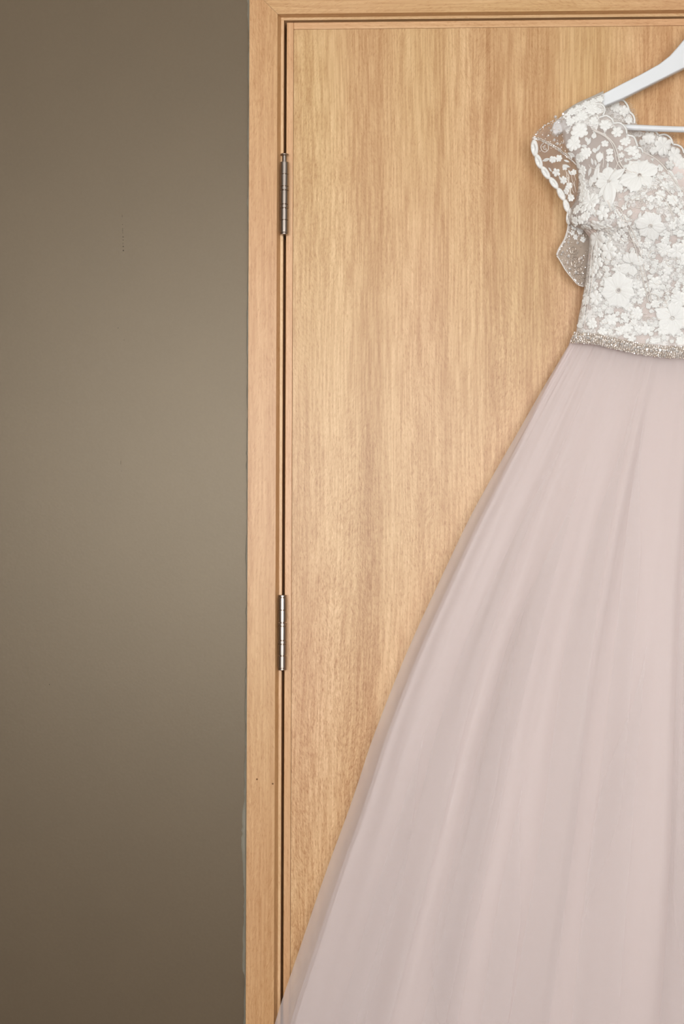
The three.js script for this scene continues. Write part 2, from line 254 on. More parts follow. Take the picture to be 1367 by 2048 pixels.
// ------------------------------------------------------------------ door frame and door
{
  const trim = ST(group('trim_1', V(XM, 0, 0), { label: 'light timber door frame with mitred architrave boards', category: 'door frame' }));
  const v = (x, y, z) => V(x, y, z), F = TA, hair = 0.0003;
  const left = prism([v(X.out, 0, F), v(X.inn, 0, F), v(X.inn, Y.inn, F), v(X.out, Y.out, F)], [v(X.out, 0, 0), v(X.base, 0, 0), v(X.base, Y.base, 0), v(X.out, Y.out, 0)]);
  const head = prism([v(X.out + hair, Y.out, F), v(X.inn + hair, Y.inn, F), v(mir(X.inn), Y.inn, F), v(mir(X.out), Y.out, F)], [v(X.out + hair, Y.out, 0), v(X.base + hair, Y.base, 0), v(mir(X.base), Y.base, 0), v(mir(X.out), Y.out, 0)]);
  mesh('architrave', metreUV(left), MAT.frameSide, trim);
  mesh('architrave', metreUV(head, 'x', 0.11, 0.3), MAT.frameHead, trim);
  mesh('architrave', metreUV(mirrored(left.clone(), XM), 'y', 0.2), MAT.frame, trim).material.side = THREE.DoubleSide;
  const jl = rbox(X.gap - 0.024, X.gap, 0, Y.gap + 0.0006, -0.12, 0, 0.0006);
  mesh('jamb', metreUV(jl, 'y', 0.07, 0.2), MAT.frame, trim);
  mesh('jamb', metreUV(rbox(X.gap - 0.024, mir(X.gap - 0.024), Y.gap, Y.gap + 0.024, -0.12, 0.0004, 0.0006), 'x', 0.02, 0.5), MAT.frame, trim);
  mesh('jamb', metreUV(rbox(mir(X.gap), mir(X.gap - 0.024), 0, Y.gap + 0.0006, -0.12, 0, 0.0006), 'y', 0.15), MAT.frame, trim);
  mesh('door_stop', metreUV(rbox(X.gap, X.gap + 0.015, 0, Y.gap, -0.075, -0.042, 0.001)), MAT.frame, trim);
  mesh('door_stop', metreUV(rbox(X.gap, mir(X.gap), Y.gap - 0.015, Y.gap, -0.075, -0.042, 0.001), 'x'), MAT.frame, trim);
  mesh('door_stop', metreUV(rbox(mir(X.gap) - 0.015, mir(X.gap), 0, Y.gap, -0.075, -0.042, 0.001)), MAT.frame, trim);
  for (const [px, py] of [[513.5, 1558.5], [545, 1567.5]]) { const p = at(px, py, TA), g = new THREE.CylinderGeometry(0.0013, 0.0013, 0.0004, 14); g.rotateX(Math.PI / 2); g.translate(p.x, p.y, TA); mesh('nail_hole', g, MAT.nail, trim); }

  const door = ST(group('door_1', V(XM, 0, 0), { label: 'closed flush door in golden brown timber veneer', category: 'door' }));
  const z0 = -0.04, eb = 0.0007;
  mesh('veneer_panel', metreUV(box(X.lip + 0.0004, mir(X.lip), 0.006, Y.lip - 0.0004, z0, -0.0002), 'y', 0.13, 0.02), MAT.veneer, door);
  mesh('edge_strip', metreUV(rbox(X.door, X.lip, 0.006, Y.door, z0, 0.0002, eb), 'y', 0.25, 0.6), MAT.lipping, door);
  mesh('edge_strip', metreUV(rbox(X.lip + 0.0002, mir(X.lip), Y.lip, Y.door, z0, 0.0001, eb), 'x', 0.05, 0.9), MAT.lipping, door);
  mesh('edge_strip', metreUV(rbox(mir(X.lip), mir(X.door), 0.006, Y.door, z0, 0.0002, eb), 'y', 0.05), MAT.lipping, door);

  // steel butt hinges: the barrel stands in front of the gap
  const HZ = 0.0085, R = 0.0059;
  function knuckle(cx, ya, yb, r, bev = 0.0004) {
    const h = yb - ya, g = new THREE.LatheGeometry([[0, 0], [r - bev, 0], [r, bev], [r, h - bev], [r - bev, h], [0, h]].map((p) => new THREE.Vector2(...p)), 40);
    g.deleteAttribute('normal'); const ng = g.toNonIndexed(); ng.computeVertexNormals();
    // smooth around, crisp at the rims
    const p = ng.attributes.position, n = ng.attributes.normal; for (let i = 0; i < p.count; i++) if (Math.abs(n.getY(i)) < 0.3) { const l = Math.hypot(p.getX(i), p.getZ(i)); n.setXYZ(i, p.getX(i) / l, 0, p.getZ(i) / l); }
    ng.translate(cx, ya, HZ); return ng;
  }
  function hinge(px, rows, washers, pin) {
    const cx = at(px, rows[0][0], HZ).x, yy = (py) => at(px, py, HZ + R).y;
    const h = new THREE.Group(); h.name = 'hinge'; h.position.set(cx - door.position.x, yy(rows[rows.length - 1][1]), 0); door.add(h);
    h.userData.label = pin ? 'brushed steel butt hinge with its pin standing out of the top' : 'brushed steel butt hinge with capped barrel';
    for (const [a, b, r] of rows) mesh('knuckle', knuckle(cx, yy(b), yy(a), r ?? R), MAT.steel, h);
    for (const [a, b] of washers) mesh('washer', knuckle(cx, yy(b), yy(a), R * 1.04), MAT.steel, h);
    const top = yy(rows[0][0]), bot = yy(rows[rows.length - 1][1]);
    mesh('core', knuckle(cx, bot + 0.001, top - 0.001, R * 0.66), MAT.steel, h);
    mesh('leaf', rbox(X.gap - 0.0001, X.gap + 0.0013, bot, top, -0.03, HZ - 0.002, 0.0003), MAT.steel, h);
    mesh('leaf', rbox(X.door - 0.0013, X.door + 0.0001, bot, top, -0.03, HZ - 0.002, 0.0003), MAT.steel, h);
    if (pin) {
      mesh('pin', knuckle(cx, top - 0.001, yy(309), 0.0033), MAT.steel, h);
      const g = new THREE.LatheGeometry([[0, 0], [0.004, 0], [0.0058, 0.0012], [0.0056, 0.0024], [0.004, 0.0034], [0, 0.0037]].map((p) => new THREE.Vector2(...p)), 32); g.translate(cx, yy(310), HZ); mesh('pin_head', g, MAT.steel, h);
    }
  }
  hinge(568.6, [[322.5, 346.8], [347.6, 371], [380, 407], [416, 438.8], [439.6, 464], [464.4, 468, R * 0.93]], [[372.2, 378.8], [408.4, 414.8]], true);
  hinge(564.6, [[1190.5, 1194.6, R * 0.96], [1195.6, 1220], [1220.8, 1244.6], [1253, 1280.6], [1289.2, 1311], [1313, 1336.4], [1337.2, 1341, R * 0.96]], [[1247, 1252], [1282, 1288]], false);
}

// ------------------------------------------------------------------ clothes hanger
const CX = 1425;                                                     // middle of the dress and the hanger in the photograph
const HANG_Z = 0.046;
{
  const c = at(CX, 100, HANG_Z), hg = group('clothes_hanger', V(c.x, at(CX, 265, HANG_Z).y, HANG_Z), { label: 'white clothes hanger holding the wedding dress in front of the door', category: 'hanger' });
  const half = [[1425, 24], [1415, 27], [1411, 40], [1404, 49], [1386, 60], [1367, 79], [1353, 96], [1337, 114], [1315, 131], [1279, 151], [1243, 169], [1207, 188], [1160, 212], [1120, 235], [1106, 247], [1102, 258], [1103, 268], [1110, 273], [1120, 268], [1138, 257], [1174, 235], [1212, 213], [1243, 200], [1279, 182], [1327, 158], [1367, 138], [1396, 126], [1425, 120]];
  const pts = half.map(([x, y]) => { const p = at(x, y, HANG_Z); return new THREE.Vector2(p.x, p.y); });
  const all = [...pts, ...pts.slice(1, -1).reverse().map((p) => new THREE.Vector2(2 * c.x - p.x, p.y))];
  const g = new THREE.ExtrudeGeometry(new THREE.Shape(all), { depth: 0.007, bevelEnabled: true, bevelThickness: 0.0035, bevelSize: 0.002, bevelOffset: -0.002, bevelSegments: 5, curveSegments: 4 }); g.translate(0, 0, HANG_Z - 0.0035);
  mesh('shoulder_bar', g, MAT.hanger, hg);
  const bl = [[1122, 250], [1180, 251.5], [1253, 254.5], [1320, 257.5], [1367, 259], [1425, 260]].map(([x, y]) => at(x, y, HANG_Z));
  mesh('trouser_bar', tube([...bl, ...bl.slice(0, -1).reverse().map((p) => V(2 * c.x - p.x, p.y, p.z))], 0.0039, 60, 16), MAT.hanger, hg);
  const y0 = at(CX, 28, HANG_Z).y, yt = Y.out;
  mesh('hook', tube([V(c.x, y0 - 0.005, HANG_Z), V(c.x, y0 + 0.02, HANG_Z), V(c.x, yt + 0.012, HANG_Z), V(c.x, yt + 0.032, HANG_Z - 0.008), V(c.x, yt + 0.036, 0.026), V(c.x, yt + 0.026, 0.010), V(c.x, yt + 0.012, 0.006), V(c.x, yt + 0.0022, 0.0055)], 0.002, 70, 12), MAT.hook, hg);
}

// ------------------------------------------------------------------ wedding dress
const dressC = at(CX, 690, 0.05), HEM = 0.40;
const dress = group('wedding_dress', V(dressC.x, HEM, 0.05), { label: 'blush pink tulle wedding dress with white lace bodice hanging on the door', category: 'dress' });
const XC = dressC.x;
const R1 = rng(777);
// cloth point; near the middle of the dress it closes onto the plane the two halves share
function cloth(px, py, z) { const p = at(px, py, z); p.x += smooth(1368, CX, px) * (XC - at(CX, py, z).x); return p; }

// --- bodice surfaces (tables are in photograph points)
const bodyL = smoothTable([[186, 1206], [200, 1178], [213, 1150], [232, 1122], [262, 1124], [290, 1128], [330, 1150], [370, 1156], [400, 1150], [425, 1137], [448, 1137], [462, 1168], [475, 1177], [520, 1174], [560, 1170], [600, 1163], [640, 1155], [690, 1147]]);
const bodyR = table([[186, 1207], [190, 1208], [208, 1203], [221, 1209], [231, 1206], [238, 1222], [246, 1230], [252, 1247], [265, 1253], [274, 1266], [293, 1274], [305, 1285], [322, 1316], [358, 1346], [380, 1364], [405, 1395], [420, CX], [700, CX]]);
const zSide = table([[186, 0.054], [250, 0.056], [330, 0.050], [420, 0.040], [470, 0.034], [690, 0.030]]);
const zMid = smoothTable([[186, 0.060], [240, 0.070], [330, 0.094], [430, 0.108], [520, 0.096], [620, 0.078], [700, 0.072]]);
function zFront(px, py) { const l = bodyL(py), s = clamp((px - l) / Math.max(20, CX - l)); const bust = 0.012 * Math.exp(-(((px - 1305) / 75) ** 2 + ((py - 425) / 85) ** 2)); return lerp(zSide(py), zMid(py), Math.sqrt(Math.max(0, 1 - (1 - s) ** 2.2))) + bust * 0.9; }
const PF = (px, py, off = 0) => { py = Math.min(py, beltBot(px) - 6); return cloth(px, py, zFront(px, py) + off); };
const beltTop = smoothTable([[1140, 662], [1150, 663], [1190, 667], [1240, 678], [1290, 688], [1367, 693], [1425, 694]]);
const beltBot = smoothTable([[1134, 686], [1142, 686], [1190, 689], [1223, 697], [1273, 708], [1323, 715], [1367, 718], [1425, 719]]);
const both = (g) => mergeGeometries([g, mirrored(g, XC)]);
const pair = (name, g, mat) => { mesh(name, g, mat, dress); mesh(name, mirrored(g, XC), mat, dress); };

mesh('bodice_net', both(gridGeo(36, 110, (u, v) => { const py = lerp(187, 700, v), l = bodyL(py), r = Math.max(l + 1, bodyR(py)); return PF(lerp(l, r, u), py); })), MAT.net, dress);
const linTop = smoothTable([[1150, 470], [1165, 440], [1185, 408], [1215, 392], [1260, 362], [1300, 348], [1340, 366], [1380, 400], [1425, 424]]);
mesh('bodice_lining', both(gridGeo(40, 50, (u, v) => { const x0 = lerp(1152, 1149, v), px0 = lerp(x0, CX, u), py = lerp(linTop(px0), 702, v); const px = Math.max(px0, lerp(bodyL(py) + 1.5, CX, u)); return PF(px, py, -0.0016); })), MAT.nude, dress);
// back of the bodice, seen through the neck opening
const backTop = smoothTable([[1118, 240], [1150, 214], [1206, 188], [1240, 197], [1252, 210], [1266, 238], [1275, 258], [1306, 265], [1328, 272], [1345, 288], [1367, 302], [1425, 322]]);
mesh('back_bodice', both(gridGeo(60, 60, (u, v) => { const x0 = lerp(1118, CX, u), t = backTop(x0), py = lerp(t, 700, v), l = bodyL(Math.max(236, py)) + 3; const px = Math.max(x0, lerp(l, CX, u)); return cloth(px, py, lerp(0.022, 0.012, smooth(186, 330, py)) + 0.004 * Math.sin(px / 17)); })), MAT.net, dress);
mesh('back_lining', both(gridGeo(40, 40, (u, v) => { const x0 = lerp(1132, CX, u), t = backTop(x0) + 26, py = lerp(Math.max(t, 268), 700, v), l = bodyL(py) + 4; const px = Math.max(x0, lerp(l, CX, u)); return cloth(px, py, 0.010 + 0.003 * Math.sin(px / 21)); })), MAT.nude, dress);
// shoulder: cloth laid over the hanger from front to back
pair('shoulder_seam', gridGeo(30, 8, (u, v) => { const px = lerp(1126, 1206, u), py = smoothTable([[1112, 240], [1122, 232], [1150, 213], [1178, 200], [1208, 186]])(px), a = at(px, py - 1, 0.056), b = at(px, py + 1, 0.022); const p = a.clone().lerp(b, v); p.y += 0.0034 * Math.sqrt(Math.sin(Math.PI * v)); return p; }), MAT.seam);

// embroidered lace ground: fine looping threads on open net, over the whole front and the back neck
{
  const n = 1024, by = new Uint8Array(n * n * 4), a = noise2(501, 72, 72), b = noise2(502, 150, 150), c = noise2(503, 30, 30), e = noise2(504, 340, 340);
  for (let y = 0; y < n; y++) for (let x = 0; x < n; x++) {
    const i = 4 * (y * n + x), u = x / n, v = y / n, wx = u + 0.004 * b(u * 150, v * 150), wy = v + 0.004 * b(u * 150 + 40, v * 150 + 9);
    const loops = 1 - smooth(0.05, 0.2, Math.abs(a(wx * 72, wy * 72))), fine = 1 - smooth(0.05, 0.25, Math.abs(b(wx * 150 + 3, wy * 150))), patch = smooth(-0.3, 0.0, c(u * 30, v * 30) + 0.35 * a(wx * 72 + 30, wy * 72));
    const k = clamp(patch * (0.62 + 0.25 * e(u * 340, v * 340)) + (0.35 + 0.5 * patch) * loops * 0.8 + 0.3 * fine * patch + 0.05) * 245; by[i] = by[i + 1] = by[i + 2] = k; by[i + 3] = 255;
  }
  const t = dataTex(n, n, by, false, 1 / 0.34, 1 / 0.34);
  MAT.ground = new THREE.MeshStandardMaterial({ color: 0xe9e6e2, roughness: 0.9, alphaMap: t, bumpMap: t, bumpScale: 0.0005, transparent: true, side: THREE.DoubleSide });
}
const worldUV = (g) => { const p = g.attributes.position, uv = g.attributes.uv; for (let i = 0; i < p.count; i++) uv.setXY(i, p.getX(i), p.getY(i)); return g; };
const scal = (x) => 15 * Math.abs(Math.sin(x / 8.3)) + 5 * Math.sin(x / 2.9);
for (const [a, b, top, bot] of [[188, 248, 0, 1], [362, 697, -1, 0]]) pair('lace_ground', worldUV(gridGeo(60, 70, (u, v) => { const p0 = lerp(a, b, v), l = bodyL(p0) + 1, r = Math.max(l + 1, bodyR(p0) - 1), px = lerp(l, r, u), py = p0 + (top * (1 - v) ** 5 + bot * v ** 5) * scal(px); return PF(px, py, 0.0008); })), MAT.ground);
mesh('back_lace_ground', both(worldUV(gridGeo(60, 30, (u, v) => { const x0 = lerp(1120, CX, u), py = backTop(x0) + 2 + 62 * v; return cloth(Math.max(x0, bodyL(Math.max(236, py)) + 3), py, lerp(0.022, 0.012, smooth(186, 330, py)) + 0.004 * Math.sin(x0 / 17) + 0.0015); }))), MAT.ground, dress);
pair('shoulder_lace', worldUV(gridGeo(30, 8, (u, v) => { const px = lerp(1128, 1206, u), py = smoothTable([[1112, 240], [1122, 232], [1150, 213], [1178, 200], [1208, 187]])(px), a = at(px, py + 3, 0.0585), b = at(px, py + 1, 0.022); const p = a.clone().lerp(b, v); p.y += 0.0040 * Math.sqrt(Math.sin(Math.PI * v)); return p; })), MAT.ground);

// --- lace pieces
function petalGeo(len, wid, dome, tip = 0.8, rim = 0.0005) { // lies in x-y, base at the origin, grows along +y, bulges along +z
  const g = gridGeo(8, 9, (u, v) => {
    const s = u * 2 - 1, w = wid * Math.sin(Math.PI * Math.min(1, Math.pow(v, tip) * 0.94 + 0.04)) + 0.0002;
    const edge = Math.abs(s) > 0.99 || v < 0.01 || v > 0.99;
    const z = edge ? -0.0004 : dome * (1 - 0.55 * s * s) * Math.sin(Math.PI * (0.15 + 0.8 * v)) + (Math.abs(s) > 0.6 ? rim : 0) - (Math.abs(s) < 0.2 ? rim * 0.8 : 0);
    return V(s * w, v * len, z);
  });
  return g;
}
function flowerGeo(n, h, cut, seed) { // unit radius
  const r = rng(seed), ph = r() * 6, vary = Array.from({ length: n }, () => 0.86 + 0.28 * r());
  return gridGeo(n * 8, 6, (u, v) => {
    const a = u * Math.PI * 2, k = Math.abs(Math.cos(n * a / 2)), pet = vary[Math.floor(u * n + 0.5) % n];
    const rad = v * ((1 - cut) + cut * Math.pow(k, 0.55)) * pet;
    let z = h * Math.pow(Math.sin(Math.PI * Math.min(1, 0.12 + 0.86 * v)), 0.8) * (0.35 + 0.65 * Math.pow(k, 0.7)); if (v < 0.17) z = h * 0.75 * (1 - v / 0.3); if (v > 0.99) z = -h * 0.35; if (v > 0.6 && v < 0.9) z += h * 0.25;
    return V(Math.cos(a + ph) * rad, Math.sin(a + ph) * rad, z);
  }, true);
}
const flowerVariants = [flowerGeo(5, 0.12, 0.3, 1), flowerGeo(6, 0.11, 0.32, 2), flowerGeo(7, 0.10, 0.26, 3), flowerGeo(5, 0.12, 0.42, 4), flowerGeo(8, 0.09, 0.22, 5)];
const roundPetal = gridGeo(10, 9, (u, v) => { // broad petal with a scalloped outer edge
  const s2 = u * 2 - 1, w = 0.38 * Math.pow(Math.sin(Math.PI * clamp(Math.pow(v, 1.5) * 0.93 + 0.02)), 0.5) + 0.01, edge = Math.abs(s2) > 0.99 || v < 0.01 || v > 0.99;
  const z = edge ? -0.012 : 0.035 * Math.sin(Math.PI * (0.15 + 0.8 * v)) * (1 - 0.4 * s2 * s2) + (Math.abs(s2) > 0.65 || v > 0.8 ? 0.022 : 0) - 0.012 * Math.cos(s2 * 9);
  return V(s2 * w, v * (1 + 0.05 * Math.cos(s2 * 5)) - 0.1 * s2 * s2 * v, z);
});
const leafVariants = [petalGeo(1, 0.24, 0.03, 0.85, 0.02), roundPetal, petalGeo(1, 0.18, 0.03, 0.95, 0.015)];
const ringGeo = (() => { const g = new THREE.TorusGeometry(0.8, 0.13, 5, 18); g.scale(1, 1, 0.8); return g; })();
function frameAt(P, px, py, off) { // position and axes of the cloth there
  const p = P(px, py, off), ex = P(px + 3, py, off).sub(P(px - 3, py, off)), ey = P(px, py - 3, off).sub(P(px, py + 3, off));
  const scale = ex.length() / 6, n = ex.clone().cross(ey).normalize(); ex.normalize(); const y = n.clone().cross(ex).normalize();
  return { p, scale: Math.min(scale, 0.00085), m: new THREE.Matrix4().makeBasis(ex, y, n) };
}
function place(name, geo, mat, P, px, py, r, rot, off, stretch = 1, parent = dress) {
  const f = frameAt(P, px, py, off), m = mesh(name, geo, mat, null);
  m.quaternion.setFromRotationMatrix(f.m.clone().multiply(new THREE.Matrix4().makeRotationZ(rot)));
  const s = r * f.scale; m.scale.set(s * stretch, s, s);
  m.position.copy(f.p).sub(dress.position); parent.add(m);
  return m;
}
const otherHalf = [];                                                // the lace of the half that the photograph does not show
function mirrorPlaced(m) { const g = m.geometry.clone().applyMatrix4(new THREE.Matrix4().compose(m.position.clone().add(dress.position), m.quaternion, m.scale)); otherHalf.push(mirrored(g, XC)); }
const spots = [];                                                    // what already lies on the lace: [px, py, r]
const free = (x, y, r, k = 0.8) => spots.every(([a, b, q]) => (a - x) ** 2 + (b - y) ** 2 > ((q + r) * k) ** 2);
const insideFront = (x, y, m = 3) => y > 195 && y < Math.min(beltTop(x), 694) - 4 && x > bodyL(y) + m && x < bodyR(y) - m;
let layer = 0; const lift = () => 0.0012 + 0.0008 * ((layer++ * 0.618) % 1);
function flower(x, y, r, P = PF, v = Math.floor(R1() * 5), mat = MAT.lace) { spots.push([x, y, r]); const m = place('lace_flower', flowerVariants[v], mat, P, x, y, r, R1() * 6.28, lift(), 0.9 + 0.2 * R1()); if (x < 1412) mirrorPlaced(m); return m; }
function leaf(x, y, len, deg, P = PF, v = Math.floor(R1() * 3), mat = MAT.lace) { const a = deg * Math.PI / 180; spots.push([x + Math.sin(a) * len * 0.5, y - Math.cos(a) * len * 0.5, len * 0.3]); return place('lace_leaf', leafVariants[v], mat, P, x, y, len, -a, lift(), 1); }
function cord(pts, r = 0.0007, P = PF, name = 'lace_cord', mat = MAT.cord) { return mesh(name, tube(pts.map(([x, y]) => P(x, y, 0.002)), r, pts.length * 8, 5), mat, dress); }
// large open blossoms: separate petals round a ring
function blossom(x, y, petals, ring = 5) {
  for (const [deg, len, v] of petals) { const a = deg * Math.PI / 180; mirrorPlaced(place('lace_petal', leafVariants[v], MAT.lace, PF, x + Math.sin(a) * 3, y - Math.cos(a) * 3, len, -a, lift() + 0.0005, 1.05)); spots.push([x + Math.sin(a) * len * 0.6, y - Math.cos(a) * len * 0.6, len * 0.34]); }
  spots.push([x, y, ring * 1.3]);
  place('blossom_ring', ringGeo, MAT.cord, PF, x, y, ring, 0, 0.003);
}
blossom(1216, 362, [[-12, 27, 1], [50, 36, 0], [118, 32, 1], [168, 52, 0], [205, 34, 2], [-60, 30, 0], [-105, 24, 1]], 3);
blossom(1278, 350, [[-35, 36, 1], [20, 34, 1], [60, 38, 1], [130, 30, 1], [200, 38, 1], [245, 40, 1], [-75, 28, 0]], 5);
blossom(1236, 581, [[0, 36, 1], [52, 32, 1], [105, 31, 1], [158, 35, 1], [210, 33, 1], [260, 33, 1], [308, 34, 1]], 6);
blossom(1344, 636, [[10, 34, 1], [65, 32, 1], [120, 30, 1], [175, 34, 1], [230, 31, 1], [295, 34, 1]], 5);
blossom(1300, 452, [[-20, 28, 1], [40, 26, 1], [100, 28, 1], [165, 30, 1], [225, 26, 1], [285, 30, 1]], 5);
blossom(1395, 505, [[0, 34, 1], [60, 32, 1], [120, 31, 1], [180, 34, 1], [240, 33, 1], [300, 33, 1]], 5);
blossom(1262, 528, [[-40, 22, 1], [10, 22, 1], [70, 24, 1], [170, 22, 1], [235, 26, 1]], 3);
// flowers read off the bodice
for (const [x, y, r, v] of [[1199, 198, 8, 4], [1187, 203, 9, 2], [1172, 209, 10, 4], [1157, 216, 9, 2], [1143, 223, 9, 4], [1133, 232, 8, 2], [1140, 243, 9, 4], [1150, 238, 8, 2], [1196, 221, 8, 1], [1209, 250, 13, 2], [1233.5, 264, 13, 1], [1251, 282, 12.5, 2], [1263, 301, 13, 1], [1183, 218, 13, 4], [1159, 261, 17, 4], [1147, 287, 15, 4], [1163, 231, 12, 4], [1187, 242, 11, 2], [1209, 286, 8, 0], [1218.5, 302, 8, 0], [1220, 317, 8, 0], [1240, 296, 7, 3], [1242, 310, 7, 3], [1171, 306, 11, 4], [1160, 316, 9, 2], [1204, 426, 16, 3], [1180, 403, 17, 4], [1193, 476, 18, 4], [1194, 452, 14, 2], [1217, 457, 10, 1], [1231, 473, 9, 1], [1217, 503, 17, 1], [1193, 505, 10, 2], [1191, 596, 14, 1], [1320, 461, 13, 2], [1353, 502, 17, 1], [1327, 500, 14, 4], [1308, 567, 15, 2], [1272, 628, 13, 4], [1222, 640, 13, 1], [1183, 648, 12, 2], [1358, 600, 18, 4], [1283, 586, 11, 1], [1325, 660, 13, 2], [1290, 660, 12, 1], [1255, 655, 11, 1], [1164, 340, 8, 2], [1162, 357, 9, 4], [1165, 375, 9, 2], [1170, 432, 9, 4], [1152, 420, 8, 2], [1160, 440, 8, 1], [1320, 388, 12, 1], [1345, 400, 12, 4], [1300, 396, 9, 0], [1368, 430, 14, 2], [1345, 452, 10, 1]]) flower(x, y, r, PF, v);
for (const [x, y, l, d, v] of [[1197, 324, 20, 0, 1], [1192, 303, 16, 25, 2], [1174, 290, 16, 18, 0], [1244, 332, 16, 85, 2], [1250, 318, 12, 100, 2], [1189, 360, 30, 4, 2], [1228, 420, 14, -30, 2], [1185, 330, 14, -20, 2], [1176, 352, 16, 12, 2], [1180, 374, 18, -8, 0], [1245, 385, 14, 40, 2], [1255, 400, 13, 200, 2], [1334, 340, 20, 140, 0], [1352, 372, 16, 150, 0]]) leaf(x, y, l, d, PF, v);
// bare places where the lining shows
for (const [x, y, r] of [[1265, 421, 17], [1332, 425, 13], [1250, 497, 13], [1292, 619, 11], [1187, 277, 9], [1190, 295, 8], [1255, 560, 6], [1271, 553, 7], [1225, 613, 7], [1205, 470, 5], [1240, 405, 8], [1290, 405, 8], [1177, 625, 6], [1228, 655, 5], [1180, 330, 8], [1195, 390, 7], [1300, 520, 6], [1340, 560, 6], [1310, 630, 6]]) spots.push([x, y, r]);
for (let k = 0, n = 0; k < 12000 && n < 185; k++) { const x = 1135 + R1() * 285, y = 300 + R1() * 390, r = 5 + 7 * R1() ** 1.6; if (insideFront(x, y, r * 0.75) && (y > 385 || x > 1250) && free(x, y, r, 0.76)) { flower(x, y, r); n++; } }
for (let k = 0, n = 0; k < 12000 && n < 210; k++) { const x = 1130 + R1() * 290, y = 215 + R1() * 475, l = 8 + 7 * R1(); if (insideFront(x, y, 4) && free(x, y, l * 0.32, 0.72) && (y > 300 || R1() < 0.4)) { leaf(x, y, l, R1() * 360); n++; } }
// cords and stems
cord([[1183, 258], [1208, 270], [1226, 287], [1234, 306], [1238, 322], [1250, 339], [1273, 347]], 0.0011);
cord([[1187, 262], [1210, 274], [1222, 287], [1229, 304], [1232, 322], [1246, 341], [1266, 350]], 0.0007);
cord([[1205, 304], [1206, 320], [1205, 335]], 0.0007);
cord([[1236, 322], [1230, 338], [1222, 350], [1216, 362]], 0.0007);
cord([[1199, 372], [1206, 388], [1216, 408], [1222, 424]], 0.0007); cord([[1210, 372], [1212, 392], [1218, 408], [1222, 424]], 0.0006); cord([[1236, 402], [1232, 380], [1222, 366]], 0.0005);
cord([[1232, 420], [1243, 440], [1256, 462], [1266, 484], [1274, 510], [1282, 545], [1290, 580], [1296, 604]], 0.0008); cord([[1240, 420], [1251, 440], [1263, 460], [1273, 484], [1281, 510], [1289, 545], [1297, 580], [1302, 604]], 0.0008);
cord([[1310, 388], [1326, 396], [1338, 414], [1346, 436], [1349, 456]], 0.0008); cord([[1322, 372], [1338, 386], [1350, 404], [1362, 428]], 0.0008);
for (const dx of [0, 5]) cord([[1186 + dx, 478], [1181 + dx, 520], [1177 + dx, 570], [1170 + dx, 610], [1162 + dx, 655]], 0.0006);
for (let k = 0; k < 120; k++) { // fine looping outlines in the lace ground
  const x = 1160 + R1() * 250, y = 330 + R1() * 345, r = 4 + 6 * R1(), a0 = R1() * 6, pts = []; if (!insideFront(x, y, r + 3)) continue;
  for (let q = 0; q <= 7; q++) { const a = a0 + q / 7 * (3 + 2 * R1()); pts.push([x + Math.cos(a) * r * (1 + 0.1 * q), Math.min(y + Math.sin(a) * r, beltTop(x) - 3)]); }
  cord(pts, 0.00045);
}
// --- scalloped neckline of the front, and its fringe
const lashes = [];
function scallop(pts, r, P, lash = 7, side = 1) {
  cord(pts, r, P, 'scallop_trim', MAT.lace);
  const c = new THREE.CatmullRomCurve3(pts.map(([x, y]) => V(x, y, 0))); const n = Math.round(c.getLength() / 2.3);
  for (let i = 0; i <= n; i++) { const p = c.getPointAt(i / n), t = c.getTangentAt(i / n), nx = t.y * side, ny = -t.x * side, l = lash * (0.6 + 0.6 * R1()), j = (R1() - 0.5) * 2; lashes.push(tube([P(p.x, p.y, 0.0015), P(p.x + nx * l * 0.5 + j, p.y + ny * l * 0.5, 0.0025), P(p.x + nx * l + j * 2, p.y + ny * l, 0.002)], 0.00016, 2, 3)); }
}
for (const s of [[[1190, 207], [1204, 210], [1209, 221], [1204.5, 231]], [[1197.5, 235], [1211.5, 231.5], [1223, 238.5], [1225.6, 245.5]], [[1225.6, 246.4], [1239.6, 246.4], [1250, 256], [1253, 268]], [[1253.7, 270], [1266, 273.6], [1272, 286], [1274, 293]], [[1275, 295], [1281, 297], [1284, 302], [1285, 306]]]) scallop(s, 0.0013, PF, 6);
cord([[1284, 303], [1300, 311], [1316, 322], [1332, 339], [1346, 358], [1364, 380], [1395, 405], [1425, 420]], 0.0009, PF, 'neckline_binding', MAT.cord);
const PB = (px, py, off = 0) => cloth(px, py, lerp(0.022, 0.012, smooth(186, 330, py)) + 0.004 * Math.sin(px / 17) + 0.003 + off);
for (const s of [[[1240, 200], [1247, 202], [1254.5, 212], [1258, 224]], [[1258, 224], [1265, 230], [1268, 238], [1268, 247]], [[1290, 262], [1306, 262], [1312, 265], [1315, 270]], [[1316, 271], [1329, 269], [1340, 276], [1345, 288]], [[1345, 289], [1354, 290], [1363, 296], [1367, 306]], [[1367, 306], [1380, 306], [1392, 314], [1396, 324]], [[1396, 324], [1410, 322], [1420, 326], [1425, 332]]]) scallop(s, 0.0014, PB, 9);
for (const [x, y, r, v] of [[1230, 214, 11, 2], [1248, 222, 11, 1], [1256, 240, 9, 2], [1297, 277, 14, 2], [1326, 291, 17, 4], [1348, 310, 14, 1], [1362, 326, 14, 2], [1375, 322, 12, 1], [1396, 342, 14, 2], [1415, 350, 14, 1], [1305, 300, 8, 0], [1340, 330, 10, 3], [1385, 360, 11, 2], [1282, 285, 7, 0], [1358, 352, 9, 1], [1410, 385, 12, 1]]) flower(x, y, r, PB, v);
mesh('eyelash_fringe', mergeGeometries(lashes), MAT.lash, dress, 'stuff');

